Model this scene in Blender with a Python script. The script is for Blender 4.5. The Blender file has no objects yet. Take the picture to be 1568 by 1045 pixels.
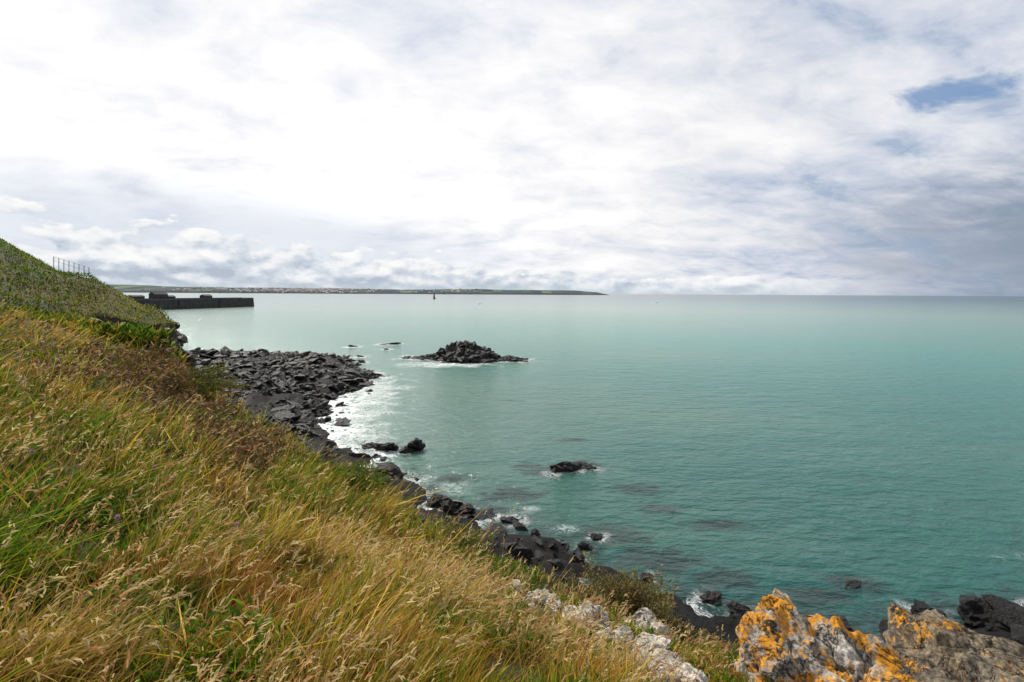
import bpy, bmesh, math, numpy as np
from mathutils import Vector
rng=np.random.default_rng(7)
scene=bpy.context.scene
scene.view_settings.view_transform='Standard'
scene.view_settings.look='None'
scene.view_settings.exposure=0

# ------------------------------------------------------------------ noise
_perm=np.random.default_rng(3).random(65536).astype(np.float64)
def _h(i,j,k):
    return _perm[((i*73856093)^(j*19349663)^(k*83492791))&65535]
def vnoise(p):
    f=np.floor(p); i=f.astype(np.int64); t=p-f; t=t*t*t*(t*(t*6-15)+10)
    x,y,z=i[:,0],i[:,1],i[:,2]; a,b,c=t[:,0],t[:,1],t[:,2]
    def L(u,v,w): return u+(v-u)*w
    c00=L(_h(x,y,z),_h(x+1,y,z),a); c10=L(_h(x,y+1,z),_h(x+1,y+1,z),a)
    c01=L(_h(x,y,z+1),_h(x+1,y,z+1),a); c11=L(_h(x,y+1,z+1),_h(x+1,y+1,z+1),a)
    return L(L(c00,c10,b),L(c01,c11,b),c)*2-1
def fbm(p,oct=4,ridge=False,gain=.5):
    s=np.zeros(len(p)); a=1.;tot=0
    q=p.copy()
    for o in range(oct):
        n=vnoise(q)
        if ridge: n=1-2*np.abs(n)
        s+=a*n; tot+=a; a*=gain; q=q*2.03+17.3
    return s/tot
def n2(x,y,sc,oct=3,seed=0.,ridge=False):
    return fbm(np.stack([x*sc+seed,y*sc-seed,np.full_like(x,seed*1.7)],1),oct,ridge)
def sstep(a,b,x):
    t=np.clip((x-a)/(b-a),0,1); return t*t*(3-2*t)

# ------------------------------------------------------------------ coast plan
CZ=20.0
rim=np.array([(60,-40),(30,-12),(14,1),(9,4),(5.8,5.3),(3.8,6.0),(2.6,6.3),(1.5,6.8),(.62,7.2),(-1.75,9.2),(-5.3,13.2),(-9.5,17.2),(-14.7,22.2),(-21,27),(-29,32),(-37,40),(-44,49),(-50.5,56),(-52.5,61),(-49.3,65.5),(-49.2,71),(-56,76),(-66,82),(-90,98),(-150,150),(-260,240)],float)
rimpoly=np.vstack([rim,[(-500,240),(-500,-200),(60,-200)]])
shore=np.array([(160,-30),(90,8),(50,22),(33,27.5),(25,27.5),(18,28.0),(13,29.5),(7.8,32),(4.6,34.5),(1,39),(-3.6,41.5),(-9,46),(-15,55),(-24.6,64),(-31,76),(-34,90),(-33,100),(-34,117),(-42,128),(-50,146),(-65,153),(-82,156),(-110,156),(-150,170),(-260,260)],float)
shorepoly=np.vstack([shore,[(-500,260),(-500,-200),(160,-200)]])
def sdist(x,y,line,poly):
    d=np.full(x.shape,1e9)
    for (ax,ay),(bx,by) in zip(line[:-1],line[1:]):
        dx,dy=bx-ax,by-ay; t=np.clip(((x-ax)*dx+(y-ay)*dy)/(dx*dx+dy*dy),0,1)
        d=np.minimum(d,np.hypot(x-ax-t*dx,y-ay-t*dy))
    ins=np.zeros(x.shape,bool); n=len(poly)
    for i in range(n):
        ax,ay=poly[i];bx,by=poly[(i+1)%n]
        if ay==by: continue
        c=((ay>y)!=(by>y))&(x<(bx-ax)*(y-ay)/(by-ay)+ax)
        ins^=c
    return np.where(ins,d,-d)
cp=np.array([
(0,0,18.35),(0,2.1,18.3),(-2,1.9,18.5),(-4.2,4,18.55),(-8.5,8,18.5),(-14,14,18.6),(-23,22,18.8),
(-1.56,3,18.15),(-3.1,6,17.4),(-7.2,11,16.9),(-14.7,22,16.0),(-9.5,17,15.7),(-5.3,13,15.5),(-1.75,9,15.7),(.62,7,15.8),
(1.46,6.5,15.7),(2.56,6,15.6),(-1.24,5,17.0),(0,3.6,17.5),(1,3.4,17.35),(1.43,2.9,17.45),(3.1,3.2,17.0),(5.3,5,16.0),(6,2,17),
(3,0,18),(-5,-5,18.9),(5,-5,18.4),(12,0,16.5),(12,6,15),(.23,4.7,17.0),(-5,0,19),
(-21,26,17.3),(-30,30,18),(-49.4,70,15.4),(-51.5,70,16.3),(-53.8,70,17.3),(-57.1,70,19.5),(-61.9,70,22.2),(-65.6,70,22.6),(-68.5,70,24.0),
(-71.3,70,25.7),(-74,70,27.2),(-50,65,15.6),(-55,55,17.6),(-48,48,15.9),(-90,70,33),(-60,40,20),(-70,55,23.5),(-120,60,36),(-60,20,23),
(-40,0,22),(-80,85,21),(-66,78,18.6),(-100,100,21),(-150,140,18),(-40,36,17.0),(-35,43,13.5),(-100,0,30),(-30,15,20),(-250,100,35),(-50,-40,22),(20,-40,18),(-15,4,20)],float)
def tps_fit(c):
    n=len(c); r=np.hypot(c[:,None,0]-c[None,:,0],c[:,None,1]-c[None,:,1])
    K=np.where(r>0,r*r*np.log(r+1e-12),0)+np.eye(n)*0.05
    P=np.c_[np.ones(n),c[:,:2]]
    A=np.block([[K,P],[P.T,np.zeros((3,3))]])
    return np.linalg.solve(A,np.r_[c[:,2],0,0,0])
W=tps_fit(cp)
def top(x,y):
    s=W[-3]+W[-2]*x+W[-1]*y
    for k in range(len(cp)):
        r2=(x-cp[k,0])**2+(y-cp[k,1])**2
        s=s+W[k]*0.5*r2*np.log(r2+1e-12)
    return s
def ground(x,y,full=False):
    x=np.asarray(x,float);y=np.asarray(y,float)
    sr=sdist(x,y,rim,rimpoly); ss=sdist(x,y,shore,shorepoly)
    ss=ss+n2(x,y,.25,4,4.)*3.0
    low=np.where(ss>0,1.6*(1-np.exp(-np.maximum(ss,0)/9)),np.maximum(ss*.2,-5))
    rk=n2(x,y,.16,5,9.,True); rk2=n2(x*1.0+y*.4,y*.5-x*.2,.7,4,19.,True)
    low=low+np.where(ss>-4,(rk*1.0+rk2*.6)*np.clip((ss+4)/8,0,1),0)
    w=np.where(y<36,9.,np.where(y<52,9-(y-36)*.27,4.7))
    srj=sr+np.where(y>40,n2(x,y,.35,5,71.,True)*1.2-.3,0)
    t=np.clip(1+srj/w,0,1)**1.4
    tp=np.clip(top(x,y),-5,60)
    r=np.hypot(x,y)
    amp=np.clip((r-2)/20,0.04,1)
    tp=tp+n2(x,y,.35,3,2.)*.35*amp+n2(x,y,.9,3,5.)*.10
    tp=tp+np.where(y>35,n2(x,y,.25,3,8.)*.6,0)
    cl=n2(x,y,.5,5,1.,True)*t*(1-t)*4*1.6
    z=low*(1-t)+tp*t+cl
    if full: return z,sr,ss,t
    return z

# ------------------------------------------------------------------ mesh helper
def mk(name,V,F,mat=None,smooth=False,col=None,attrs=None,parent=None):
    V=np.asarray(V,np.float32);F=np.asarray(F,np.int32)
    me=bpy.data.meshes.new(name); k=F.shape[1]
    me.vertices.add(len(V)); me.vertices.foreach_set('co',V.ravel())
    me.loops.add(F.size); me.loops.foreach_set('vertex_index',F.ravel())
    me.polygons.add(len(F)); me.polygons.foreach_set('loop_start',np.arange(0,F.size,k,dtype=np.int32))
    me.polygons.foreach_set('loop_total',np.full(len(F),k,np.int32))
    me.polygons.foreach_set('use_smooth',np.full(len(F),smooth,bool))
    me.update(calc_edges=True)
    if col is not None:
        a=me.color_attributes.new('Col','FLOAT_COLOR','POINT')
        c=np.ones((len(V),4),np.float32);c[:,:3]=col;a.data.foreach_set('color',c.ravel())
    if attrs:
        for n,v in attrs.items():
            a=me.attributes.new(n,'FLOAT','POINT');a.data.foreach_set('value',np.asarray(v,np.float32))
    ob=bpy.data.objects.new(name,me); scene.collection.objects.link(ob)
    if mat: me.materials.append(mat)
    if parent: ob.parent=parent
    return ob
def grid_faces(nr,nc):
    i=np.arange(nr-1)[:,None]*nc+np.arange(nc-1)[None,:]
    i=i.ravel(); return np.stack([i,i+1,i+nc+1,i+nc],1)

# ------------------------------------------------------------------ materials
class NT:
    def __init__(s,t): s.t=t
    def n(s,ty,ins=None,**kw):
        nd=s.t.nodes.new(ty)
        for k,v in kw.items(): setattr(nd,k,v)
        if ins:
            for k,v in ins.items():
                if isinstance(v,bpy.types.NodeSocket): s.t.links.new(v,nd.inputs[k])
                else: nd.inputs[k].default_value=v
        return nd
    def m(s,op,a,b=0.,c=0.,clamp=False):
        return s.n('ShaderNodeMath',{0:a,1:b,2:c},operation=op,use_clamp=clamp).outputs[0]
    def mix(s,f,a,b,bt='MIX'):
        nd=s.n('ShaderNodeMix',data_type='RGBA',blend_type=bt)
        for k,v in ((0,f),(6,a),(7,b)):
            if isinstance(v,bpy.types.NodeSocket): s.t.links.new(v,nd.inputs[k])
            else: nd.inputs[k].default_value=(v if k==0 else (*v,1))
        return nd.outputs[2]
    def ss(s,x,a,b):
        nd=s.n('ShaderNodeMapRange',{0:x,1:a,2:b},interpolation_type='SMOOTHSTEP'); return nd.outputs[0]
    def noise(s,vec,scale,detail=4,rough=.5,dist=0.,out=0):
        return s.n('ShaderNodeTexNoise',{'Vector':vec,'Scale':scale,'Detail':detail,'Roughness':rough,'Distortion':dist}).outputs[out]
    def ramp(s,f,stops):
        nd=s.n('ShaderNodeValToRGB',{0:f}); e=nd.color_ramp.elements
        while len(e)<len(stops): e.new(.5)
        for el,(p,c) in zip(e,stops): el.position=p; el.color=(*c,1)
        return nd.outputs[0]
    def link(s,a,b): s.t.links.new(a,b)
def newmat(name):
    m=bpy.data.materials.new(name); m.use_nodes=True; t=m.node_tree; t.nodes.clear()
    N=NT(t); out=N.n('ShaderNodeOutputMaterial'); return m,N,out
def foliage_mat(name,tr=.4):
    m,N,out=newmat(name)
    c=N.n('ShaderNodeVertexColor',layer_name='Col').outputs[0]
    p=N.n('ShaderNodeBsdfPrincipled',{'Base Color':c,'Roughness':.6,'Specular IOR Level':.1})
    t=N.n('ShaderNodeBsdfTranslucent',{'Color':c})
    x=N.n('ShaderNodeMixShader',{0:tr,1:p.outputs[0],2:t.outputs[0]})
    N.link(x.outputs[0],out.inputs[0]); return m
grass_mat=foliage_mat('grass_blades')
def rock_dark():
    m,N,out=newmat('dark_rock')
    g=N.n('ShaderNodeNewGeometry'); P=g.outputs['Position']
    a=N.noise(P,1.1,8,.68); b=N.noise(P,6,6,.65); e=N.noise(P,.12,3,.5)
    zz=N.n('ShaderNodeSeparateXYZ',{0:P}).outputs[2]
    c=N.ramp(a,[(.3,(.003,.003,.004)),(.5,(.009,.0085,.009)),(.64,(.024,.022,.021)),(.78,(.075,.07,.062))])
    c=N.mix(N.ss(e,.42,.62),N.mix(1.,c,(.6,.6,.62),'MULTIPLY'),N.mix(1.,c,(1.8,1.65,1.5),'MULTIPLY'))
    c=N.mix(N.m('MULTIPLY',N.ss(zz,3.,9.),N.ss(b,.35,.65)),c,(.07,.05,.036))
    bm=N.n('ShaderNodeBump',{'Strength':1.,'Distance':.4,'Height':N.m('ADD',a,N.m('MULTIPLY',b,.5))})
    p=N.n('ShaderNodeBsdfPrincipled',{'Base Color':c,'Roughness':.5,'Specular IOR Level':.35,'Normal':bm.outputs[0]})
    N.link(p.outputs[0],out.inputs[0]); return m
rockd=rock_dark()
def rock_lichen(name,orange,white,sh=0.):
    m,N,out=newmat(name)
    P=N.n('ShaderNodeNewGeometry').outputs['Position']
    a=N.noise(P,3.5,12,.72); b=N.noise(P,30,6,.7)
    base=N.ramp(a,[(.34-sh,(.03,.027,.024)),(.43-sh,(.13,.115,.095)),(.50-sh,tuple(v*.6 for v in white)),(.61-sh,white)])
    base=N.mix(N.ss(b,.38,.60),N.mix(1.,base,(.42,.39,.35),'MULTIPLY'),base)
    l=N.noise(N.n('ShaderNodeVectorMath',{0:P,1:(3.1,9.2,1.)},operation='ADD').outputs[0],3.2,10,.74,.2)
    om=N.ss(N.m('ADD',l,N.m('MULTIPLY',N.m('SUBTRACT',b,.5),.45)),.60-orange,.66-orange)
    oc=N.ramp(b,[(.3,(.20,.08,.012)),(.45,(.50,.20,.012)),(.62,(.70,.33,.02))])
    c=N.mix(N.m('MULTIPLY',om,.95),base,oc)
    cr=N.noise(P,2.2,9,.65,1.5); crl=N.m('ABSOLUTE',N.m('SUBTRACT',cr,.5)); crm=N.ss(crl,.0,.018)
    c=N.mix(crm,N.mix(1.,c,(.2,.18,.15),'MULTIPLY'),c)
    h=N.m('ADD',N.m('ADD',a,N.m('MULTIPLY',b,.22)),N.m('MULTIPLY',crm,.25))
    bm=N.n('ShaderNodeBump',{'Strength':1.,'Distance':.06,'Height':h})
    p=N.n('ShaderNodeBsdfPrincipled',{'Base Color':c,'Roughness':.85,'Normal':bm.outputs[0],'Specular IOR Level':.2})
    N.link(p.outputs[0],out.inputs[0]); return m
lich=rock_lichen('lichen_rock',.13,(.60,.58,.54),.02)
pale=rock_lichen('pale_rock',-.02,(.76,.71,.62),.06)
brownrock=rock_lichen('brown_rock',.03,(.38,.31,.22))
def simple(name,c,r=.8,sc=1.,var=.35):
    m,N,out=newmat(name)
    P=N.n('ShaderNodeNewGeometry').outputs['Position']
    n=N.noise(P,sc,6,.6)
    lo=tuple(v*(1-var) for v in c); hi=tuple(min(1,v*(1+var)) for v in c)
    p=N.n('ShaderNodeBsdfPrincipled',{'Base Color':N.ramp(n,[(.3,lo),(.7,hi)]),'Roughness':r})
    N.link(p.outputs[0],out.inputs[0]); return m

def ground_mat():
    m,N,out=newmat('ground')
    c=N.n('ShaderNodeVertexColor',layer_name='Col').outputs[0]
    P=N.n('ShaderNodeNewGeometry').outputs['Position']
    a=N.noise(P,1.8,9,.7); b=N.noise(P,14,5,.65)
    v=N.m('MULTIPLY',N.ss(a,.2,.8),N.ss(b,.05,.8))
    c=N.mix(1.,c,N.ramp(v,[(0,(.35,.35,.35)),(1,(1.7,1.6,1.5))]),'MULTIPLY')
    bm=N.n('ShaderNodeBump',{'Strength':1.,'Distance':.3,'Height':N.m('ADD',a,N.m('MULTIPLY',b,.3))})
    p=N.n('ShaderNodeBsdfPrincipled',{'Base Color':c,'Roughness':.8,'Normal':bm.outputs[0],'Specular IOR Level':.2})
    N.link(p.outputs[0],out.inputs[0]); return m

# ------------------------------------------------------------------ terrain
def lerp(a,b,t): return a+(np.asarray(b)-a)*t[:,None]
na,nr=900,520
th=np.radians(np.linspace(-125,110,na)); rr=np.geomspace(.5,420,nr)
R,T=np.meshgrid(rr,th,indexing='ij'); X=(R*np.sin(T)).ravel(); Y=(R*np.cos(T)).ravel()
Z,sr,ss_,tt=ground(X,Y,True)
G=np.stack([X,Y,Z],1).reshape(nr,na,3)
du=np.gradient(G,axis=0);dv=np.gradient(G,axis=1); nn=np.cross(du,dv); nn/=np.linalg.norm(nn,axis=2,keepdims=True)+1e-9
nz=np.abs(nn[...,2]).ravel()
c=np.tile([.05,.042,.014],(len(X),1)).astype(float)
q=n2(X,Y,.3,4,12.); c=lerp(c,[.10,.058,.022],sstep(-.1,.3,q))
q2=n2(X,Y,.12,4,31.); far=(Y>35)
c=np.where(far[:,None],lerp(np.tile([.06,.085,.016],(len(X),1)).astype(float),[.13,.11,.03],sstep(-.2,.25,q2)),c)
rk=np.tile([.011,.0105,.011],(len(X),1)).astype(float)
rk=lerp(rk,[.05,.038,.028],sstep(3,9,Z+q*3))
rockm=np.clip(sstep(-1.0,-2.4,sr+q*1.5)+sstep(.62,.45,nz)*sstep(4,0,sr),0,1)
c=c*(1-rockm[:,None])+rk*rockm[:,None]
c=np.where((Z<.35)[:,None],c*.7,c)
mk('headland_terrain',np.stack([X,Y,Z],1),grid_faces(nr,na),ground_mat(),True,c)

# ------------------------------------------------------------------ rocks
ICO={}
def ico(n):
    if n not in ICO:
        bm=bmesh.new(); bmesh.ops.create_icosphere(bm,subdivisions=n,radius=1)
        bm.verts.ensure_lookup_table()
        ICO[n]=(np.array([v.co[:] for v in bm.verts]),np.array([[v.index for v in f.verts] for f in bm.faces])); bm.free()
    return ICO[n]
def rock(center,size,seed,sub=3,planes=9,rough=.16,fr=1.6,yaw=None,dmin=.45,dmax=.85,tilt=.35,yj=.35):
    g=np.random.default_rng(int(seed)); V,F=ico(sub); V=V.copy()
    for k in range(planes):
        n=g.normal(size=3);n/=np.linalg.norm(n);d=g.uniform(dmin,dmax)
        pr=V@n; V-=np.maximum(pr-d,0)[:,None]*n
    nrm=V/(np.linalg.norm(V,axis=1,keepdims=True)+1e-6)
    V=V+nrm*(fbm(V*fr+seed*3.7,6 if sub>4 else 3,True)*rough)[:,None]
    V*=np.array(size)*1.25; a=g.uniform(0,6.28) if yaw is None else yaw+g.normal()*yj; b=g.uniform(-tilt,tilt)
    cb,sb=math.cos(b),math.sin(b); V=V@np.array([[1,0,0],[0,cb,-sb],[0,sb,cb]])
    b=g.uniform(-tilt,tilt)*.7; cb,sb=math.cos(b),math.sin(b); V=V@np.array([[cb,0,sb],[0,1,0],[-sb,0,cb]])
    ca,sa=math.cos(a),math.sin(a)
    V=V@np.array([[ca,-sa,0],[sa,ca,0],[0,0,1]])
    return V+np.array(center),F
def joinm(parts):
    Vs=[];Fs=[];o=0
    for V,F in parts: Vs.append(V);Fs.append(F+o);o+=len(V)
    return np.vstack(Vs),np.vstack(Fs)

parts=[]
def scatter(n,xr,yr,cond,smin,smax,flat=.55,pw=2.2,up=.05,sub=2):
    x=rng.uniform(*xr,n);y=rng.uniform(*yr,n); z,sr,ss,t=ground(x,y,True)
    ok=cond(x,y,sr,ss)
    for i in np.nonzero(ok)[0]:
        s=smin*(smax/smin)**(rng.random()**pw)
        parts.append(rock((x[i],y[i],z[i]+s*up*rng.uniform(-1,3)),(s*rng.uniform(.8,1.9),s*rng.uniform(.6,1.2),s*rng.uniform(.5,1.4)*flat),rng.integers(1e6),sub,9,.42,2.2,yaw=.5,dmin=.3,dmax=.8,tilt=.8,yj=1.1))
clump=lambda x,y,th_:n2(x,y,.12,3,91.)+rng.random(len(x))*.5>th_
scatter(10500,(-120,-25),(62,160),lambda x,y,sr,ss:(ss>-3.5)&(sr<-4)&(x/y>-.9)&(rng.random(len(x))<np.where(y<125,1,.5))&clump(x,y,.0),.15,1.0,.62,2.3,.12)
scatter(260,(-90,-30),(66,150),lambda x,y,sr,ss:(ss>-1)&(sr<-5)&(n2(x,y,.09,2,45.)>.05),1.1,2.1,.42,1.5,.1,3)
scatter(2600,(-32,14),(30,70),lambda x,y,sr,ss:(ss>-4.5)&(ss<9)&(sr<-7)&clump(x,y,.28),.10,.7,.65)
scatter(900,(14,60),(16,31),lambda x,y,sr,ss:(ss>-1.5)&(ss<7),.25,1.0,.6)
V,F=joinm(parts); mk('shore_rocks',V,F,rockd,False)
parts=[]
scatter(2600,(-60,-38),(42,82),lambda x,y,sr,ss:(sr>-5.2)&(sr<-.2),.3,1.1,.8)
V,F=joinm(parts); mk('cliff_rocks',V,F,rockd,False)

rocks_c=[]
def islet(name,items,sub=4,foam=True):
    ps=[]
    for i,(x,y,z,sx,sy,sz) in enumerate(items):
        ps.append(rock((x,y,z),(sx,sy,sz),i*13+len(name)*7+int(abs(x)*10),sub,12,.38,2.0,yaw=.1,dmin=.3,dmax=.75,tilt=.5))
        if foam: rocks_c.append((x,y,max(sx,sy)))
    V,F=joinm(ps); mk(name,V,F,rockd,False)
g=np.random.default_rng(5)
it=[]
prof=lambda x: 5.3*math.exp(-abs((x+16)/4.2)**3)+4.4*math.exp(-abs((x+9.5)/4.0)**3)+1.9*math.exp(-((x+23)/5)**2)+1.3*math.exp(-((x+1)/6)**2)
for i in range(320):
    x=g.uniform(-33,4.5); h=prof(x); wy=2.6+h*1.2
    y=147-(x+14)*.12+g.uniform(-1,1)*wy; hh=h*(1-abs(y-147+(x+14)*.12)/wy*.75)
    s=g.uniform(.5,1.4)*(.6+.12*h)
    it.append((x,y,hh*.58-.2,s*g.uniform(1.,1.7),s*.9,max(.3,hh*.38)*g.uniform(.6,1.2)))
islet('rock_islet',it,3)
islet('sea_rock',[(6.2,55.3,.1,1.2,.8,.7),(7.4,55.6,0,1.2,.8,.6),(5.2,54.6,-.1,1.0,.6,.45),(8.6,56,-.2,1.1,.6,.4),(6.8,54.8,0,.8,.5,.5),(9.4,55.5,-.1,.6,.4,.3)],4)
islet('sea_rock',[(-12.2,61.5,.2,1.0,.8,.8),(-13.3,61,0,1,.8,.6),(-16.5,62,.1,1.4,1.,.7),(-18.5,63,0,1.2,.9,.5),(-15,61.5,0,.8,.6,.4)],4)
islet('sea_rock',[(-46.5,188,.1,2.6,1,.5),(-50,187,-.1,2,1,.4),(-44,170,0,.9,.7,.5),(-58,178,0,2,1,.5)],3)
islet('sea_rock',[(-5.5,44.5,.1,1.3,.8,.7),(-4,44.3,0,1.2,.8,.6),(-2.2,43.5,-.1,1.2,.8,.5),(-7.2,46,.1,1.2,.8,.6),(0.5,42.5,-.1,1,.7,.4),(-6.3,45.4,0,.8,.6,.6)],4)
islet('sea_rock',[(7.0,39.5,0,.6,.4,.4),(6,38,0,.5,.4,.35),(5,36.5,0,.8,.6,.45),(3.2,38,.0,.6,.5,.4),(9.5,34,0,.6,.5,.35)],4)
islet('sea_rock',[(23.1,33.8,-.42,1.,.7,.5)],4,False)
islet('sea_rock',[(26,29.3,.1,1.3,1.,.8),(28.5,29.6,.2,1.5,1.,.8),(31,29.8,.2,1.6,1.,.9),(34,30,.3,1.8,1.2,1.),(24.8,28.5,0,1.,.8,.5),(38,30,.3,2,1.5,1.2),(19.5,29,0,1.2,.8,.5),(15,30.5,-.1,.8,.7,.4),(13,31.8,-.1,.7,.5,.4)],4)
islet('sea_rock',[(-40,120,.2,1.3,1,.6),(-37,122,0,1.,.8,.5),(-32,113,0,1.2,.9,.5),(-43,138,.1,1.3,.9,.6),(-47,151,0,1.6,1,.4),(-31,104,0,1,.8,.4),(-29,98,0,.7,.5,.3),(-30.5,86,0,.8,.6,.4)],3)

def fg(name,mat,lst,sub=6):
    for i,(x,y,tz,sx,sy,sz) in enumerate(lst):
        V,F=rock((x,y,tz-sz),(sx,sy,sz),i*31+int(x*100)+5,sub,14,.24,2.3)
        nr_=V-V.mean(0); nr_/=np.linalg.norm(nr_,axis=1,keepdims=True)
        V=V+nr_*(fbm(V*7.,5,True)*.035)[:,None]
        mk(name,V,F,mat,True)
fg('lichen_rock',lich,[(2.55,4.6,16.92,.45,.38,.4),(2.2,3.6,17.18,.33,.28,.33),(3.05,4.4,16.8,.46,.4,.4),(2.75,3.5,17.1,.38,.32,.35),(2.25,4.2,16.85,.26,.2,.2),(2.65,3.05,17.32,.28,.24,.3),(2.45,3.95,17.0,.3,.27,.3)])
fg('brown_rock',brownrock,[(4.2,4.8,16.62,.6,.42,.4),(5.1,5.1,16.35,.7,.5,.45),(3.6,3.9,16.8,.45,.4,.4),(4.3,3.9,16.7,.6,.5,.5),(3.4,5.3,16.2,.5,.4,.4),(5.9,4.3,16.5,.8,.6,.6),(3.2,3.4,16.95,.4,.3,.3)])
ps=[]
path=np.array([(.15,4.9),(.45,4.4),(.66,4.0),(.83,3.7),(.97,3.42),(1.08,3.2),(1.12,3.02)])
g=np.random.default_rng(11)
for i in range(32):
    t=g.uniform(0,len(path)-1.001); k=int(t); p=path[k]+(path[k+1]-path[k])*(t-k)+g.normal(size=2)*.045
    z=float(ground(np.array([p[0]]),np.array([p[1]]))[0]); s=g.uniform(.045,.13)*(1.15 if t>1.5 else .9)
    ps.append(rock((p[0],p[1],z+s*.6),(s*1.25,s*.95,s*.75),i*17+3,5,12,.27,2.3))
for (x,y,s) in [(1.33,4.8,.11),(1.42,4.6,.09),(1.25,5.0,.07),(.05,5.3,.07),(-.1,5.2,.05)]:
    z=float(ground(np.array([x]),np.array([y]))[0]); ps.append(rock((x,y,z+s*.8),(s,s,s*1.2),int(x*50)+90,5,11,.22,2))
V,F=joinm(ps); mk('pale_rock_outcrop',V,F,pale,True)

# ------------------------------------------------------------------ foliage
def unit(v): return v/(np.linalg.norm(v,axis=1,keepdims=True)+1e-9)
def ribbons(P,D,L,Wd,B,C0,C1,seg=3,taper=.9):
    n=len(P); side=unit(np.cross(D,rng.normal(size=(n,3))))
    Vs=[];Cs=[]
    for k in range(seg):
        t=k/seg; c=P+D*(L*t)[:,None]+B*(t*t); w=(Wd*.5*(1-taper*t**1.6))[:,None]
        if k==0: w=w*.7
        Vs+=[c-side*w,c+side*w]; cc=C0*(1-t)+C1*t; Cs+=[cc,cc]
    Vs.append(P+D*L[:,None]+B); Cs.append(C1)
    V=np.stack(Vs,1);C=np.stack(Cs,1); m=V.shape[1]
    f=[]
    for k in range(seg-1): a=2*k; f+=[(a,a+1,a+3),(a,a+3,a+2)]
    a=2*(seg-1); f.append((a,a+1,a+2))
    F=(np.arange(n)[:,None,None]*m+np.array(f)[None]).reshape(-1,3)
    return V.reshape(-1,3),F,C.reshape(-1,3)
def joinc(l):
    Vs=[];Fs=[];Cs=[];o=0
    for V,F,C in l: Vs.append(V);Fs.append(F+o);Cs.append(C);o+=len(V)
    return np.vstack(Vs),np.vstack(Fs),np.vstack(Cs)
PAL=np.array([(.095,.18,.010),(.28,.285,.014),(.58,.39,.095),(.32,.135,.028),(.032,.065,.007),(.46,.30,.030)])
def gz_(x,y,a,b,s): return np.exp(-((x-a)**2+(y-b)**2)/s**2)
def zones(x,y):
    g_=gz_(x,y,-2.3,2.2,.6)+gz_(x,y,-2.6,3.2,.5)+gz_(x,y,-4.5,5,1.)+gz_(x,y,-4.2,9.5,1.4)+gz_(x,y,-6,6.5,1.2)*.6+gz_(x,y,-.6,7.2,.9)+gz_(x,y,-2.2,4.6,.6)*.7+gz_(x,y,-3,8,1.)*.6
    o_=gz_(x,y,-1.45,3.1,.6)*.9+gz_(x,y,-1.2,2.2,.35)*.8+gz_(x,y,.3,2.8,.45)*.9+gz_(x,y,-5,7.4,.9)*.5+gz_(x,y,.9,4.4,.5)*.5
    s_=gz_(x,y,-.55,3.6,.6)*.8+gz_(x,y,-11,11,3.)*.8+gz_(x,y,-1.2,5.2,.8)*.6+gz_(x,y,-17,17,5)+gz_(x,y,-3.6,3.6,.5)*.4
    return g_,o_,s_
def pick(x,y,base):
    n=len(x)
    w=np.tile(np.array(base,float),(n,1))
    a=n2(x,y,1.7,4,21.);b=n2(x,y,2.1,4,43.);c=n2(x,y,1.4,4,66.)
    g_,o_,s_=zones(x,y); a=a+g_*.4-o_*.35; b=b+s_*.35; c=c+o_*.35
    w[:,0]*=np.exp(5*a);w[:,4]*=np.exp(4.5*a);w[:,1]*=np.exp(3*a+1*b);w[:,2]*=np.exp(5*b-1.5*a);w[:,3]*=np.exp(-4*a+4*c);w[:,5]*=np.exp(3*c+b)
    w/=w.sum(1,keepdims=True); cs=np.cumsum(w,1); k=(rng.random(n)[:,None]>cs).sum(1).clip(0,5)
    return k
def sample(n,t0,t1,r0,r1,pw=0.):
    th=np.radians(rng.uniform(t0,t1,n)); u=rng.random(n)
    r=r0*(r1/r0)**(u**(1+pw)); return r*np.sin(th),r*np.cos(th),r
wind=np.array([.6,.1,0])
def pathd(x,y):
    m=np.full(x.shape,9.)
    for i in range(len(path)-1):
        (ax,ay),(bx,by)=path[i],path[i+1];dx,dy=bx-ax,by-ay;t=np.clip(((x-ax)*dx+(y-ay)*dy)/(dx*dx+dy*dy),0,1)
        m=np.minimum(m,np.hypot(x-ax-t*dx,y-ay-t*dy))
    return m
def inrock(x,y):
    m=np.zeros(x.shape,bool)
    for (a,b,r) in [(2.5,4.5,.45),(2.2,3.6,.32),(3.1,4.4,.5),(2.8,3.4,.45),(2.4,3.95,.33),(4.2,4.6,.75),(5.1,5,.85),(3.6,3.9,.55),(4.4,3.8,.75),(2.65,3.05,.33)]: m|=np.hypot(x-a,y-b)<r
    m|=pathd(x,y)<.12
    return m
def bracken_mask(x,y):
    d=np.hypot((x+8.9-(y-12.5)*(-.74))/2.8,(y-12.5)/5.8)
    return d+n2(x,y,.6,3,77.)*.35
def tuss(x,y):
    return np.clip(.72+n2(x,y,1.8,2,14.)*1.25+n2(x,y,4.5,2,15.)*.55,.12,1.75)
def lowf(x,y):
    return 1-.5*np.exp(-(pathd(x,y)/.45)**2)
out=[]
x,y,r=sample(260000,-62,52,1.15,36)
z,sr,ss,t=ground(x,y,True)
bm_=bracken_mask(x,y)
ok=(sr>-1.3)&~inrock(x,y)&((bm_>.85)|(rng.random(len(x))<.12))
x,y,r,z,bm_=[v[ok] for v in (x,y,r,z,bm_)]; n=len(x)
hn=tuss(x,y)
left=sstep(1.6,-2.6,x)
h=(.10+.24*left)*hn*rng.uniform(.45,1.35,n)*np.clip(.85+r*.02,.85,1.5)*lowf(x,y)
k=pick(x,y,(1.4,1.6,.6,.9,1.0,.9)); C=PAL[k]*rng.uniform(.5,1.3,(n,1))*(.5+.5*hn[:,None])  # low tufts coloured darker, painting in the shade between clumps
h*=np.where(k==3,.75,1)*np.where(k==4,.8,1)
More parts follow.
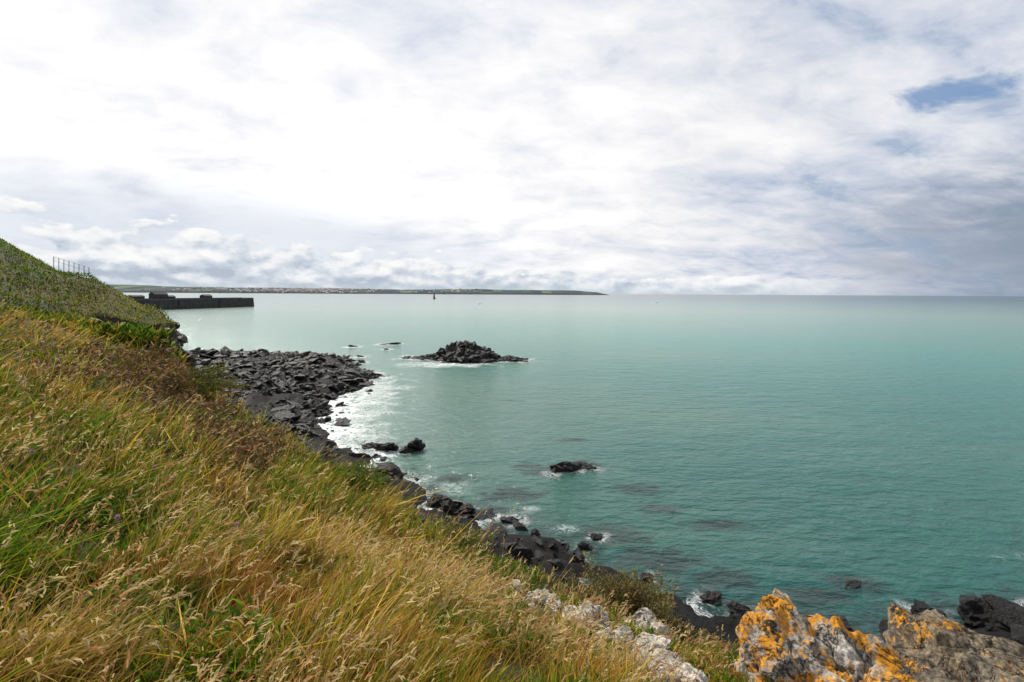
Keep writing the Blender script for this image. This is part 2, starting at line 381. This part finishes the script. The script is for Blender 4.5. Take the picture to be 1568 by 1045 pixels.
cx_,cy_=n2(x,y,2.6,2,131.),n2(x,y,2.6,2,151.)
D=unit(np.stack([rng.normal(size=n)*.34+.10+cx_*.9,rng.normal(size=n)*.34+cy_*.9,np.ones(n)],1))
wl=.3+.9*np.clip(n2(x,y,1.0,2,97.)+.3,0,1)
B=(wind*wl[:,None]+np.stack([cx_,cy_,0*cx_],1)*.9+rng.normal(size=(n,3))*.45)*(h*rng.uniform(.2,.9,n))[:,None]; B[:,2]-=h*.2
wd=(.0046+.0014*r)*rng.uniform(.5,1.6,n)
out.append(ribbons(np.stack([x,y,z-.02],1),D,h,wd,B,C*.25,C*1.35))  # root colour darkened to paint shadow down among the blades
x,y,r=sample(100000,-62,52,1.15,22)
z,sr,ss,t=ground(x,y,True); a=n2(x,y,1.7,4,21.)+zones(x,y)[0]*.4
ok=(sr>-1)&~inrock(x,y)&(a+rng.normal(size=len(x))*.14>.12)&(bracken_mask(x,y)>.8)
x,y,r,z=[v[ok] for v in (x,y,r,z)];n=len(x)
C=np.where((rng.random(n)<.7)[:,None],np.array([.08,.17,.010]),np.array([.24,.28,.02]))*rng.uniform(.45,1.4,(n,1))
D=unit(np.stack([rng.normal(size=n),rng.normal(size=n),rng.uniform(.1,1.4,n)],1)); L=rng.uniform(.018,.05,n)*(1+r*.09)
out.append(ribbons(np.stack([x,y,z+rng.uniform(0,.24,n)*tuss(x,y)*(.3+.7*sstep(1.6,-2.6,x))],1),D,L,L*.38,rng.normal(size=(n,3))*.01,C*.8,C,3,.8))
# seeding stalks
x,y,r=sample(38000,-62,50,1.3,30,-.1)
z,sr,ss,t=ground(x,y,True); b=n2(x,y,2.1,4,43.)+zones(x,y)[2]*.3-zones(x,y)[0]*.08
ok=(sr>-1)&~inrock(x,y)&(b+rng.normal(size=len(x))*.24>.17)&(bracken_mask(x,y)>.7)
x,y,r,z=[v[ok] for v in (x,y,r,z)];n=len(x); left=sstep(1.8,-2.6,x)
h=(.18+.30*left)*rng.uniform(.6,1.4,n)*lowf(x,y)
D=unit(np.stack([rng.normal(size=n)*.24+.15,rng.normal(size=n)*.24,np.ones(n)],1))
B=(wind+rng.normal(size=(n,3))*.4)*(h*rng.uniform(.2,.75,n))[:,None]; B[:,2]-=h*.15
P=np.stack([x,y,z-.02],1); C=np.array([.42,.29,.09])*rng.uniform(.6,1.2,(n,1))
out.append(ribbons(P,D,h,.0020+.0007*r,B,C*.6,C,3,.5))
tip=P+D*h[:,None]+B; td=unit(D*h[:,None]+2*B)
hs=rng.uniform(.04,.10,n); C=np.array([.80,.60,.29])*rng.uniform(.5,1.15,(n,1)); C[rng.random(n)<.3]*=np.array([.75,.5,.45])
for j in range(6):
    f=j/6; PP=tip-td*(hs*f)[:,None]
    dd=unit(td+rng.normal(size=(n,3))*.33); out.append(ribbons(PP,dd,hs*(.35+.15*f),(.0045+.0011*r)*(.8+.5*f),np.array([0,0,-.01])+0*PP,C*.85,C,2,.8))
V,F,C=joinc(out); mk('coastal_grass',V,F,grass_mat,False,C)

# dead bracken bank
out=[]
n=95000; x=rng.uniform(-20,-2,n);y=rng.uniform(5,23,n); m=bracken_mask(x,y); gz,sr,ss,t=ground(x,y,True)
ok=(m<1.0)&(sr>-1.2); x,y,m,gz=[v[ok] for v in (x,y,m,gz)]; n=len(x)
mound=np.clip(.7+n2(x,y,.9,3,88.)*1.9,.08,1.8)
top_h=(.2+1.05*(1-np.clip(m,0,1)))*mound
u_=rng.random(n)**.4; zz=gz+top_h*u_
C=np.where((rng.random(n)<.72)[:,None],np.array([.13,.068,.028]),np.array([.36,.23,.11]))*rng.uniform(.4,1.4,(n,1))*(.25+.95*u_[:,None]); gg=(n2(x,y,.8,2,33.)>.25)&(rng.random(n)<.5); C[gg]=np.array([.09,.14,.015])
D=unit(rng.normal(size=(n,3))+np.array([.2,0,.3])); L=rng.uniform(.06,.22,n)
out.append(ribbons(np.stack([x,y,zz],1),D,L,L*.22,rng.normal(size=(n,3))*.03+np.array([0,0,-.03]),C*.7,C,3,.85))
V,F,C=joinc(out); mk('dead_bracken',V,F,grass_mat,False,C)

def shrub(cx,cy,rx,ry,rz,n,cols,ls,name='coastal_shrub'):
    gz=float(ground(np.array([cx]),np.array([cy]))[0])
    d=unit(rng.normal(size=(n,3))); d[:,2]=np.abs(d[:,2])
    rad=rng.random(n)**.35*(1+fbm(d*2.3+cx,3)*.9)
    P=d*rad[:,None]*np.array([rx,ry,rz])+np.array([cx,cy,gz-.05])
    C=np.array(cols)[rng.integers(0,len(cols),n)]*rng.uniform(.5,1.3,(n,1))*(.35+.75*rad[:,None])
    L=rng.uniform(.6,1.4,n)*ls
    lv=ribbons(P,unit(d+rng.normal(size=(n,3))*.8),L,L*.4,np.zeros((n,3)),C*.8,C,3,.7)
    k=90; dd=d[:k]; st=ribbons(np.tile([cx,cy,gz-.1],(k,1)),unit(dd+np.array([0,0,.3])),np.full(k,1.)*rad[:k]*min(rx,rz)*1.3,np.full(k,.012),rng.normal(size=(k,3))*.05,np.tile([.08,.05,.03],(k,1)),np.tile([.12,.08,.04],(k,1)))
    V,F,C=joinc([lv,st]); mk(name,V,F,grass_mat,False,C)
shrub(1.45,6.0,.5,.42,.72,11000,[(.16,.15,.03),(.28,.21,.08),(.36,.24,.12),(.10,.14,.02)],.035)
shrub(1.0,6.3,.35,.32,.35,3500,[(.2,.15,.07),(.12,.13,.03)],.035)
shrub(2.0,5.7,.3,.25,.28,2500,[(.2,.15,.07),(.12,.13,.03)],.03)
shrub(-3.6,10.4,.9,.8,.35,8000,[(.07,.13,.015),(.12,.17,.02),(.2,.2,.03)],.06)
shrub(-1.0,7.9,.6,.5,.3,6000,[(.10,.15,.02),(.16,.18,.03),(.26,.22,.05)],.04)
shrub(-11,16,1.6,1.2,.7,9000,[(.06,.10,.015),(.16,.10,.03),(.12,.15,.02)],.08)

# hill vegetation
out=[]
x,y,r=sample(180000,-66,-28,27,115)
z,sr,ss,t=ground(x,y,True); q=n2(x,y,.13,4,55.); qq=n2(x,y,.3,4,12.)
ok=(sr>np.where((y>44)&(y<69),-.1-qq*2,-.6))&(y>24); x,y,r,z,sr,q=[v[ok] for v in (x,y,r,z,sr,q)]; n=len(x)
q3=n2(x,y,.45,3,58.); bush=np.clip(q*2.5+q3*1.3,0,1.5)*np.where((x<-59)&(y>66),.55,1)
PH=np.array([(.075,.17,.010),(.19,.28,.013),(.46,.34,.05),(.20,.10,.022),(.02,.05,.006)])
w=np.stack([1.5+bush*3,1.9+bush,np.exp(-4*q)*.4,.3+np.exp(-3*q)*.25,.3+bush*2.],1); w[:,2]+=sstep(8,1,sr)*3
w/=w.sum(1,keepdims=True); k=(rng.random(n)[:,None]>np.cumsum(w,1)).sum(1).clip(0,4)
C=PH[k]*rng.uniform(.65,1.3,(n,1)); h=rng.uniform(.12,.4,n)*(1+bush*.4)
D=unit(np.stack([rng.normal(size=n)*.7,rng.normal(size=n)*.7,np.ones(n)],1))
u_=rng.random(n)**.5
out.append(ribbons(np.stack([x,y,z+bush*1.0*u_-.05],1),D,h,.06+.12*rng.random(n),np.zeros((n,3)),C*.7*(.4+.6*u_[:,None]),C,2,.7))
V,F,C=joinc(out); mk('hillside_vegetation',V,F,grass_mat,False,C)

# thrift flowers
out=[]
m_=[(-2.35,2.85),(-3.2,4.3),(-2.9,4.1),(-1.9,3.3),(-3.6,3.6)]
P=np.array([(a,b,float(ground(np.array([a]),np.array([b]))[0])) for a,b in m_])
n=len(P); out.append(ribbons(P,np.tile([0,0,1.],(n,1)),np.full(n,.36),np.full(n,.005),np.tile([.03,0,0],(n,1)),np.tile([.1,.15,.03],(n,1)),np.tile([.1,.15,.03],(n,1))))
pp=np.repeat(P+np.array([.03,0,.36]),40,0); d=unit(rng.normal(size=(len(pp),3)))
out.append(ribbons(pp,d,np.full(len(pp),.018),np.full(len(pp),.01),np.zeros((len(pp),3)),np.tile([.4,.18,.32],(len(pp),1)),np.tile([.5,.28,.42],(len(pp),1)),2,.3))
V,F,C=joinc(out); mk('thrift_flowers',V,F,grass_mat,False,C)

# ------------------------------------------------------------------ sea
na2=1000; th=np.radians(np.linspace(-100,100,na2)); rr=np.r_[np.geomspace(14,330,280),np.geomspace(340,90000,70)]
R,T=np.meshgrid(rr,th,indexing='ij'); X=(R*np.sin(T)).ravel();Y=(R*np.cos(T)).ravel(); nr2=len(rr)
near=(R.ravel()<420)
foam=np.zeros(len(X)); dark=np.zeros(len(X)); shal=np.zeros(len(X))
xn,yn=X[near],Y[near]
ssn=sdist(xn,yn,shore,shorepoly)+n2(xn,yn,.25,4,4.)*3.0
bay=np.exp(-((xn+27)/14)**2-((yn-82)/38)**2)
wid=1.6+11*bay+.3*sstep(70,40,yn)
f=np.exp(-np.maximum(-ssn,0)/wid)*(.64+.46*bay)*(1-.12*sstep(60,40,yn))*(1-.15*sstep(8,16,xn))
fr=np.zeros(len(xn)); dk=np.zeros(len(xn))
for (a,b,r_) in rocks_c:
    d=np.hypot(xn-a,(yn-b))-r_
    fr=np.maximum(fr,np.exp(-np.maximum(d,0)/(.6+.014*b))*(.38-.06*(a>10)+.27*(b>100))); dk=np.maximum(dk,np.exp(-np.maximum(d,0)/2.2)*.75)
st=np.exp(-((xn+18)/15)**2)*np.exp(-((yn-136)/7)**2)*.72
for (a,b,s1,s2) in [(44,37,7,1.),(4,41,3,1.5),(1.5,45,2,1),(-14,55,5,6),(-6,50,4,3)]: st=np.maximum(st,.42*np.exp(-((xn-a)/s1)**2-((yn-b)/s2)**2))
foam[near]=np.clip(np.maximum(np.maximum(f,fr),st),0,1)
for (a,b,r1,r2) in [(13,49.5,4,1.8),(4,54,4,2),(18,42,4,1.6),(14,45,3,1.5),(8,40,5,3),(0,48,5,2.5),(24,33.5,3,2),(15,34,4,2),(2,56,3,1.5),(-6,52,3,2),(0,90,3,1.2),(8,66,4,1.3),(11,36,5,3),(20,32,4,2)]:
    dk=np.maximum(dk,.78*np.exp(-((xn-a)/r1)**2-((yn-b)/r2)**2))
dk=np.maximum(dk,np.exp(-np.maximum(-ssn,0)/6)*.85*sstep(75,45,yn))
dark[near]=dk; shal[near]=np.exp(-np.maximum(-ssn,0)/18)*sstep(45,75,yn)
m,N,out_=newmat('sea_water')
P=N.n('ShaderNodeNewGeometry').outputs['Position']
fo=N.n('ShaderNodeAttribute',attribute_name='foam').outputs['Fac']
da=N.n('ShaderNodeAttribute',attribute_name='dark').outputs['Fac']
sh=N.n('ShaderNodeAttribute',attribute_name='shallow').outputs['Fac']
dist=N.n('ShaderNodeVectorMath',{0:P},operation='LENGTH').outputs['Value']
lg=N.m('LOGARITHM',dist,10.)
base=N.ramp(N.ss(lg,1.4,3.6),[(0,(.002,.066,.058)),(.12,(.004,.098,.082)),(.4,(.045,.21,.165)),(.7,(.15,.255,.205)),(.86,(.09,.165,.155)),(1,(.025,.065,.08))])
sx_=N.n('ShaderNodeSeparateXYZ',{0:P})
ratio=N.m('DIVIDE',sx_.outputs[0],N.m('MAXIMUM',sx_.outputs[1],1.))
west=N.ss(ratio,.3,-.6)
base=N.mix(N.m('MULTIPLY',west,.5),base,(.25,.33,.28))  # glare on the sun side painted into the water colour
big=N.noise(N.n('ShaderNodeMapping',{'Vector':P,'Scale':(.006,.018,.01)}).outputs[0],1.,5,.6)
base=N.mix(N.m('MULTIPLY',N.ss(big,.4,.7),.35),base,(.13,.21,.14))
base=N.mix(N.m('MULTIPLY',sh,.5),base,(.19,.27,.22))
dn=N.noise(P,.7,6,.65)
dmask=N.ss(N.m('ADD',da,N.m('MULTIPLY',N.m('SUBTRACT',dn,.5),1.1)),.3,.75)
base=N.mix(N.m('MULTIPLY',dmask,.8),base,(.012,.026,.022))
mp=N.n('ShaderNodeMapping',{'Vector':P,'Rotation':(0,0,math.radians(20)),'Scale':(.45,1.,1.)}).outputs[0]
w1=N.noise(mp,1.3,4,.55,.4); w2=N.noise(mp,.35,3,.5,.3); w3=N.noise(mp,5,3,.5)
wh=N.m('ADD',N.m('ADD',w1,N.m('MULTIPLY',w2,1.6)),N.m('MULTIPLY',w3,.2))
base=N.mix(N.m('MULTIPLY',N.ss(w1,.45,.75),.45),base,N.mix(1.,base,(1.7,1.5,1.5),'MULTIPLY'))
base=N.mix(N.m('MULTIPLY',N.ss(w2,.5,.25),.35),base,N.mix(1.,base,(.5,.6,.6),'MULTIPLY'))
bstr=N.m('MULTIPLY_ADD',N.ss(lg,1.6,3.4),-.6,.98)
bmp=N.n('ShaderNodeBump',{'Strength':bstr,'Distance':.4,'Height':wh})
spec=N.m('MULTIPLY_ADD',N.m('MULTIPLY',N.ss(lg,2.,3.6),N.ss(ratio,-.3,.6)),-.32,.45)
p=N.n('ShaderNodeBsdfPrincipled',{'Base Color':base,'Roughness':.17,'IOR':1.33,'Specular IOR Level':spec,'Normal':bmp.outputs[0]})
fn=N.noise(P,.9,9,.72,1.2); fn2=N.noise(P,.22,4,.6,.5)
lace=N.m('ABSOLUTE',N.m('SUBTRACT',fn,.5))
lacem=N.ss(lace,.07,.0)
tot=N.m('ADD',N.m('ADD',fo,N.m('MULTIPLY',N.m('SUBTRACT',fn,.5),1.7)),N.m('MULTIPLY',N.m('SUBTRACT',fn2,.5),1.1))
solid=N.ss(tot,.60,.92); thin=N.m('MULTIPLY',lacem,N.ss(N.m('ADD',fo,N.m('MULTIPLY',N.m('SUBTRACT',fn2,.5),1.2)),.22,.6))
fm=N.m('MAXIMUM',solid,N.m('MULTIPLY',thin,.75),clamp=True)
fd=N.n('ShaderNodeBsdfDiffuse',{'Color':(.78,.8,.8,1)})
mx=N.n('ShaderNodeMixShader',{0:fm,1:p.outputs[0],2:fd.outputs[0]})
N.link(mx.outputs[0],out_.inputs[0])
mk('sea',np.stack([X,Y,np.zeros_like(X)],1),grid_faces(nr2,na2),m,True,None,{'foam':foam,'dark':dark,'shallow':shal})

# ------------------------------------------------------------------ distant coast
nc=700; xs=np.linspace(-15000,1640,nc); rows=np.array([0,60,140,350,700,1300,2200])
hp=np.interp(xs,[-15000,-8000,-6600,-4200,-2000,200,1250,1560,1640],[175,155,124,98,90,92,80,58,0])
hp=hp+n2(xs,xs*0,.0011,4,3.)*18*sstep(1640,1000,xs)
pr=np.array([0,.28,.36,.52,.8,1.0,.8])
XX=np.tile(xs,(7,1)); YY=8000+rows[:,None]+n2(xs,xs*0,.0007,4,6.)[None,:]*350
ZZ=pr[:,None]*hp[None,:]-1; ZZ+=(n2(XX.ravel(),YY.ravel(),.004,3,2.)*7).reshape(7,nc)*(pr[:,None]>0)
ZZ[0]=-2
xc,yc=XX.ravel(),YY.ravel()
q=n2(np.floor(xc/170)*170,np.floor(yc/260)*260,.37,1,5.)
C=np.tile([.05,.075,.07],(len(xc),1)).astype(float); C=lerp(C,[.12,.17,.10],sstep(.1,.5,q)); C=lerp(C,[.03,.045,.055],sstep(-.1,-.5,q)); C[:nc*2]=[.06,.07,.08]  # distance haze painted into the land as muted bluish colours
m,N,out_=newmat('distant_land')
p=N.n('ShaderNodeBsdfPrincipled',{'Base Color':N.n('ShaderNodeVertexColor',layer_name='Col').outputs[0],'Roughness':.95,'Specular IOR Level':.1}); N.link(p.outputs[0],out_.inputs[0])
mk('distant_coast',np.stack([xc,yc,ZZ.ravel()],1),grid_faces(7,nc),m,False,C)
g=np.random.default_rng(9); HV=[];HF=[];HC=[]
for i in range(520):
    u=g.choice([-4200,-3500,-2900,-5300,-1200],p=[.3,.3,.15,.15,.1])+g.normal()*380; rrw=g.uniform(30,900)
    j=int(np.clip(np.searchsorted(xs,u),1,nc-1)); z=np.interp(rrw,rows,ZZ[:,j]); yy=np.interp(rrw,rows,YY[:,j])
    w,d,h=g.uniform(9,26),g.uniform(9,14),g.uniform(7,15); rf=g.uniform(3,6); o=len(HV)*1
    vs=[(u-w,yy-d,z-5),(u+w,yy-d,z-5),(u+w,yy+d,z-5),(u-w,yy+d,z-5),(u-w,yy-d,z+h),(u+w,yy-d,z+h),(u+w,yy+d,z+h),(u-w,yy+d,z+h),(u-w,yy,z+h+rf),(u+w,yy,z+h+rf)]
    wc=np.array([(.7,.68,.64),(.5,.42,.36),(.8,.8,.78),(.35,.3,.27)][g.integers(4)])*g.uniform(.7,1.)
    HV+=vs; HC+=[wc]*4+[wc]*4+[np.array((.12,.12,.14))]*2
    HF+=[[o+a for a in f] for f in ((0,1,5,4),(1,2,6,5),(2,3,7,6),(3,0,4,7),(4,5,9,8),(6,7,8,9),(5,6,9,9),(7,4,8,8))]
me=bpy.data.meshes.new('distant_town'); me.from_pydata(HV,[],[list(dict.fromkeys(f)) for f in HF]); a=me.color_attributes.new('Col','FLOAT_COLOR','POINT')
a.data.foreach_set('color',np.c_[np.array(HC),np.ones(len(HC))].astype(np.float32).ravel()); me.materials.append(m)
scene.collection.objects.link(bpy.data.objects.new('distant_town',me))

# ------------------------------------------------------------------ pier
def empty(name,loc=(0,0,0)):
    e=bpy.data.objects.new(name,None); e.location=loc; scene.collection.objects.link(e); return e
def poly(name,vs,fs,mat,parent=None,bev=0):
    me=bpy.data.meshes.new(name); me.from_pydata(vs,[],fs); me.materials.append(mat)
    ob=bpy.data.objects.new(name,me); scene.collection.objects.link(ob); ob.parent=parent
    return ob
BOXF=[(0,1,2,3),(4,7,6,5),(0,4,5,1),(1,5,6,2),(2,6,7,3),(3,7,4,0)]
stone_d=simple('pier_stone',(.035,.032,.032),.85,.25,.6); stone_l=simple('pier_coping',(.16,.15,.14),.85,.5)
pier=empty('harbour_pier')
A=np.array([-400.,430.]);Bp=np.array([-357.,668.]); d=(Bp-A)/np.linalg.norm(Bp-A); nrm_=np.array([-d[1],d[0]])
def obox(name,s0,s1,o0,o1,z0,z1,mat,tp=0.):
    q=[]
    for z,e in ((z0,tp),(z1,0)):
        for s,o in ((s0-e,o0-e),(s1+e,o0-e),(s1+e,o1+e),(s0-e,o1+e)):
            p_=A+d*s+nrm_*o; q.append((p_[0],p_[1],z))
    return poly(name,q,BOXF,mat,pier)
Lp=np.linalg.norm(Bp-A)
obox('wall',0,Lp,0,16,-3,11.0,stone_d,.9)
obox('coping',-.3,Lp+.3,-.3,16.3,11.0,11.4,stone_l)
obox('parapet',0,Lp-22,.2,1.8,11.4,12.7,stone_d)
obox('pier_head',Lp-20,Lp,.6,15,11.4,12.2,stone_d)
obox('fender_1',60,62,-1.4,-1,-2,10.8,stone_d);obox('fender_2',120,122,-1.4,-1,-2,10.8,stone_d);obox('fender_3',180,182,-1.4,-1,-2,10.8,stone_d)
def hut(s,o,w,dd,h,rf,nm):
    obox(nm+'_walls',s,s+w,o,o+dd,11.4,11.4+h,stone_d)
    q=[]
    for a_,b_,z in ((s-.4,o-.4,11.4+h),(s+w+.4,o-.4,11.4+h),(s+w+.4,o+dd+.4,11.4+h),(s-.4,o+dd+.4,11.4+h),(s-.4,o+dd/2,11.4+h+rf),(s+w+.4,o+dd/2,11.4+h+rf)):
        p_=A+d*a_+nrm_*b_; q.append((p_[0],p_[1],z+.003))
    poly(nm+'_roof',q,[(0,1,5,4),(2,3,4,5),(0,4,3),(1,2,5),(0,3,2,1)],stone_d,pier)
hut(95,4,16,8,5.5,3,'store');hut(113,5,9,7,3,1.5,'shed');hut(70,5,14,7,3.4,1.5,'lean_to');hut(162,4,12,7,3.4,2,'shelter')
bw=empty('harbour_quay'); 
m2=simple('quay_stone',(.30,.28,.25),.9,.1)
A=np.array([-760.,690.]);Bp=np.array([-505.,800.]);d=(Bp-A)/np.linalg.norm(Bp-A);nrm_=np.array([-d[1],d[0]]);pier_=pier;pier=bw
obox('quay',0,270,0,14,-3,6,m2,1);obox('quay_parapet',0,270,12,13.5,6,8,m2)

# ------------------------------------------------------------------ beacon
def lathe(prof,n=20):
    V=[];F=[]
    for r_,z in prof:
        for i in range(n): a=2*math.pi*i/n; V.append((r_*math.cos(a),r_*math.sin(a),z))
    for k in range(len(prof)-1):
        for i in range(n): j=(i+1)%n; F.append((k*n+i,k*n+j,k*n+n+j,k*n+n+i))
    return V,F
be=empty('beacon_tower',(-264,1640,0)); bk=simple('beacon_paint',(.03,.028,.03),.6,.3); rd=simple('beacon_red',(.12,.03,.025),.6,.3)
V,F=lathe([(0,-2),(5,-2),(4.6,2),(3.2,3),(2.6,9),(2.3,14),(3.0,14.3),(3.0,15),(0,15)]);poly('tower',V,F,bk,be)
V,F=lathe([(0,15.01),(.9,15.01),(.8,17.5),(1.5,17.6),(0,20)]);poly('topmark',V,F,rd,be)
V,F=lathe([(0,-2),(9,-2),(7,.6),(4,1.5),(0,1.6)],14);poly('rock_base',V,F,rockd,be)

wh=simple('boat_paint',(.75,.75,.74),.4,1.,.1)
def boat(x,y,s):
    e=empty('motor_boat',(x,y,0)); e.scale=(s,s,s); e.rotation_euler=(0,0,.4)
    V=[];F=[]
    for xx,w,zk in ((-3,1,-.2),(-1,1.2,-.3),(1,1.1,-.3),(2.4,.7,-.1),(3.4,.05,.3)): V+=[(xx,-w,1+.1*max(xx,0)),(xx,-w*.6,zk),(xx,w*.6,zk),(xx,w,1+.1*max(xx,0))]
    for k in range(4):
        for i in range(4): F.append((k*4+i,k*4+(i+1)%4,k*4+4+(i+1)%4,k*4+4+i))
    F+= [(0,1,2,3),(16,17,18,19)]
    poly('hull',V,F,wh,e)
    poly('cabin',[(-1,-.7,1.05),(1,-.7,1.15),(1,.7,1.15),(-1,.7,1.05),(-.9,-.6,2.4),(.6,-.6,2.4),(.6,.6,2.4),(-.9,.6,2.4)],BOXF,wh,e)
boat(339,1130,.9);boat(800,1310,1.);boat(-60,900,.7)

# hill fence
fe=empty('hill_fence'); fm_=simple('fence_metal',(.2,.2,.2),.6,3)
fx=np.linspace(-65.8,-61.6,8); fy=np.linspace(69.4,70.4,8)
fz=np.array([max(ground(np.full(9,a),np.linspace(b-4,b+6,9))+ .0) for a,b in zip(fx,fy)]); fz=np.interp(np.arange(8),[0,3.5,7],[fz[0],fz[3:5].mean(),fz[7]])+.25
for i in range(8):
    r_=.03; vs=[(fx[i]+a,fy[i]+b,z) for z in (fz[i]-1.4,fz[i]+1.1) for a,b in ((-r_,-r_),(r_,-r_),(r_,r_),(-r_,r_))]
    poly('post_%d'%(i+1),vs,BOXF,fm_,fe)
for j,hh in enumerate((.5,1.05)):
    vs=[];fs=[]
    for i in range(8): vs+=[(fx[i],fy[i]-.035,fz[i]+hh-.018),(fx[i],fy[i]-.035,fz[i]+hh+.018),(fx[i],fy[i]-.07,fz[i]+hh+.018),(fx[i],fy[i]-.07,fz[i]+hh-.018)]
    for i in range(7):
        for k in range(4): fs.append((i*4+k,i*4+(k+1)%4,i*4+4+(k+1)%4,i*4+4+k))
    poly('rail_%d'%(j+1),vs,fs,fm_,fe)

# ------------------------------------------------------------------ sky
SAZ,SEL=math.radians(-42),math.radians(42)
sd=Vector((math.sin(SAZ)*math.cos(SEL),math.cos(SAZ)*math.cos(SEL),math.sin(SEL)))
w=bpy.data.worlds.new('World'); scene.world=w; w.use_nodes=True; w.node_tree.nodes.clear(); N=NT(w.node_tree)
wo=N.n('ShaderNodeOutputWorld')
D=N.n('ShaderNodeTexCoord').outputs['Generated']
sky=N.n('ShaderNodeTexSky',sky_type='NISHITA',sun_disc=False,sun_elevation=SEL,sun_rotation=SAZ)
skyc=N.mix(1.,sky.outputs[0],(.1,.1,.1),'MULTIPLY')
s=N.n('ShaderNodeSeparateXYZ',{0:D}); x,y,z=s.outputs
zp=N.m('MAXIMUM',z,0.); zc=N.m('ADD',zp,.28)
p=N.n('ShaderNodeCombineXYZ',{0:N.m('DIVIDE',x,zc),1:N.m('DIVIDE',y,zc),2:0.}).outputs[0]
pr=N.n('ShaderNodeMapping',{'Vector':p,'Rotation':(0,0,math.radians(-40)),'Scale':(.95,1.35,1)}).outputs[0]
a=N.noise(pr,1.25,7,.58,.3); b=N.noise(pr,5.0,6,.62,.35); c=N.noise(p,.75,3,.5)
sdot=N.n('ShaderNodeVectorMath',{0:D,1:tuple(Vector((-.75,1,.42)).normalized())},operation='DOT_PRODUCT').outputs['Value']
glow=N.ss(sdot,.45,1.0)
az=N.m('ARCTAN2',x,y)
def dev(v,k): return N.m('MULTIPLY',N.m('SUBTRACT',v,.5),k)
tone=N.m('ADD',N.m('ADD',N.m('ADD',dev(a,1.5),dev(b,1.0)),dev(c,.8)),.58)
tone=N.m('ADD',tone,N.m('MULTIPLY',glow,.22))
tone=N.m('SUBTRACT',tone,N.m('MULTIPLY',N.ss(az,.1,.9),.13))
tone=N.m('ADD',tone,N.m('MULTIPLY',N.m('MULTIPLY',N.ss(zp,.32,.12),N.ss(az,.6,.1)),.10))
cc=N.ramp(tone,[(.16,(.50,.57,.70)),(.36,(.64,.69,.79)),(.52,(.775,.80,.86)),(.68,(.89,.89,.915)),(.88,(.985,.985,.99))])
gain=N.m('MULTIPLY_ADD',glow,.09,.98)
cc=N.mix(1.,cc,N.n('ShaderNodeCombineXYZ',{0:gain,1:gain,2:gain}).outputs[0],'MULTIPLY')
dk=N.m('MULTIPLY',N.ss(N.m('ADD',az,dev(a,.5)),.44,.86),N.ss(N.m('ADD',zp,dev(b,.14)),.25,.09))
cc=N.mix(N.m('MULTIPLY',dk,.88),cc,(.215,.28,.385))
dl=N.n('ShaderNodeMapping',{'Vector':D,'Scale':(15,15,30)}).outputs[0]
dl2=N.n('ShaderNodeMapping',{'Vector':D,'Scale':(15,15,30),'Location':(-.12,.1,.32)}).outputs[0]
cn=N.noise(dl,1.,5,.52,.15); cn2=N.noise(dl2,1.,5,.52,.15)
bandh=N.m('MULTIPLY_ADD',N.ss(az,.4,-.7),.078,.035)
rel=N.m('DIVIDE',zp,bandh)
lit=N.m('ADD',N.m('MULTIPLY',N.m('SUBTRACT',cn,cn2),1.3),N.m('ADD',N.m('MULTIPLY',rel,.22),.42))
lowc=N.ramp(lit,[(.3,(.46,.53,.62)),(.48,(.65,.71,.78)),(.62,(.86,.875,.90)),(.78,(.98,.98,.97))])
lowm=N.ss(N.m('SUBTRACT',N.m('ADD',N.m('MULTIPLY',cn,1.8),-.02),rel),-.06,.08)
gapm=N.m('MULTIPLY',N.ss(rel,1.9,1.1),N.ss(az,.2,-.4))
cc=N.mix(N.m('MULTIPLY',gapm,.5),cc,(.55,.64,.77))
cc=N.mix(N.m('MULTIPLY',lowm,N.ss(az,.75,.35)),cc,lowc)
cc=N.mix(N.m('MULTIPLY',N.m('MULTIPLY',N.ss(zp,.03,0.),.5),N.ss(az,.8,.3)),cc,(.60,.68,.74))
hd=N.n('ShaderNodeVectorMath',{0:D,1:(.625,.715,.30)},operation='SUBTRACT').outputs[0]
hs_=N.n('ShaderNodeVectorMath',{0:N.n('ShaderNodeMapping',{'Vector':hd,'Rotation':(0,math.radians(18),0),'Scale':(1,1,3.5)}).outputs[0]},operation='LENGTH').outputs['Value']
hole=N.ss(N.m('ADD',hs_,dev(b,.30)),.095,.02)
skyb=N.mix(.6,skyc,(.16,.32,.60))
hole=N.m('MAXIMUM',N.m('MULTIPLY',hole,.85),N.m('MULTIPLY',N.ss(tone,.34,.12),.3))
fin=N.mix(hole,cc,skyb)
bg=N.n('ShaderNodeBackground',{'Color':fin,'Strength':1.}); N.link(bg.outputs[0],wo.inputs[0])

sun=bpy.data.lights.new('sun','SUN'); sun.energy=4.4; sun.angle=math.radians(3); sun.color=(1,.94,.84)
so=bpy.data.objects.new('sun',sun); scene.collection.objects.link(so); so.rotation_euler=(-sd).to_track_quat('-Z','Y').to_euler()

cam=bpy.data.cameras.new('camera'); co=bpy.data.objects.new('camera',cam); scene.collection.objects.link(co)
cam.sensor_width=36; cam.lens=17; cam.shift_y=-0.0465; cam.clip_end=200000; cam.clip_start=.05
co.location=(0,0,CZ); co.rotation_euler=(math.radians(90),math.radians(-.3),0)
scene.camera=co
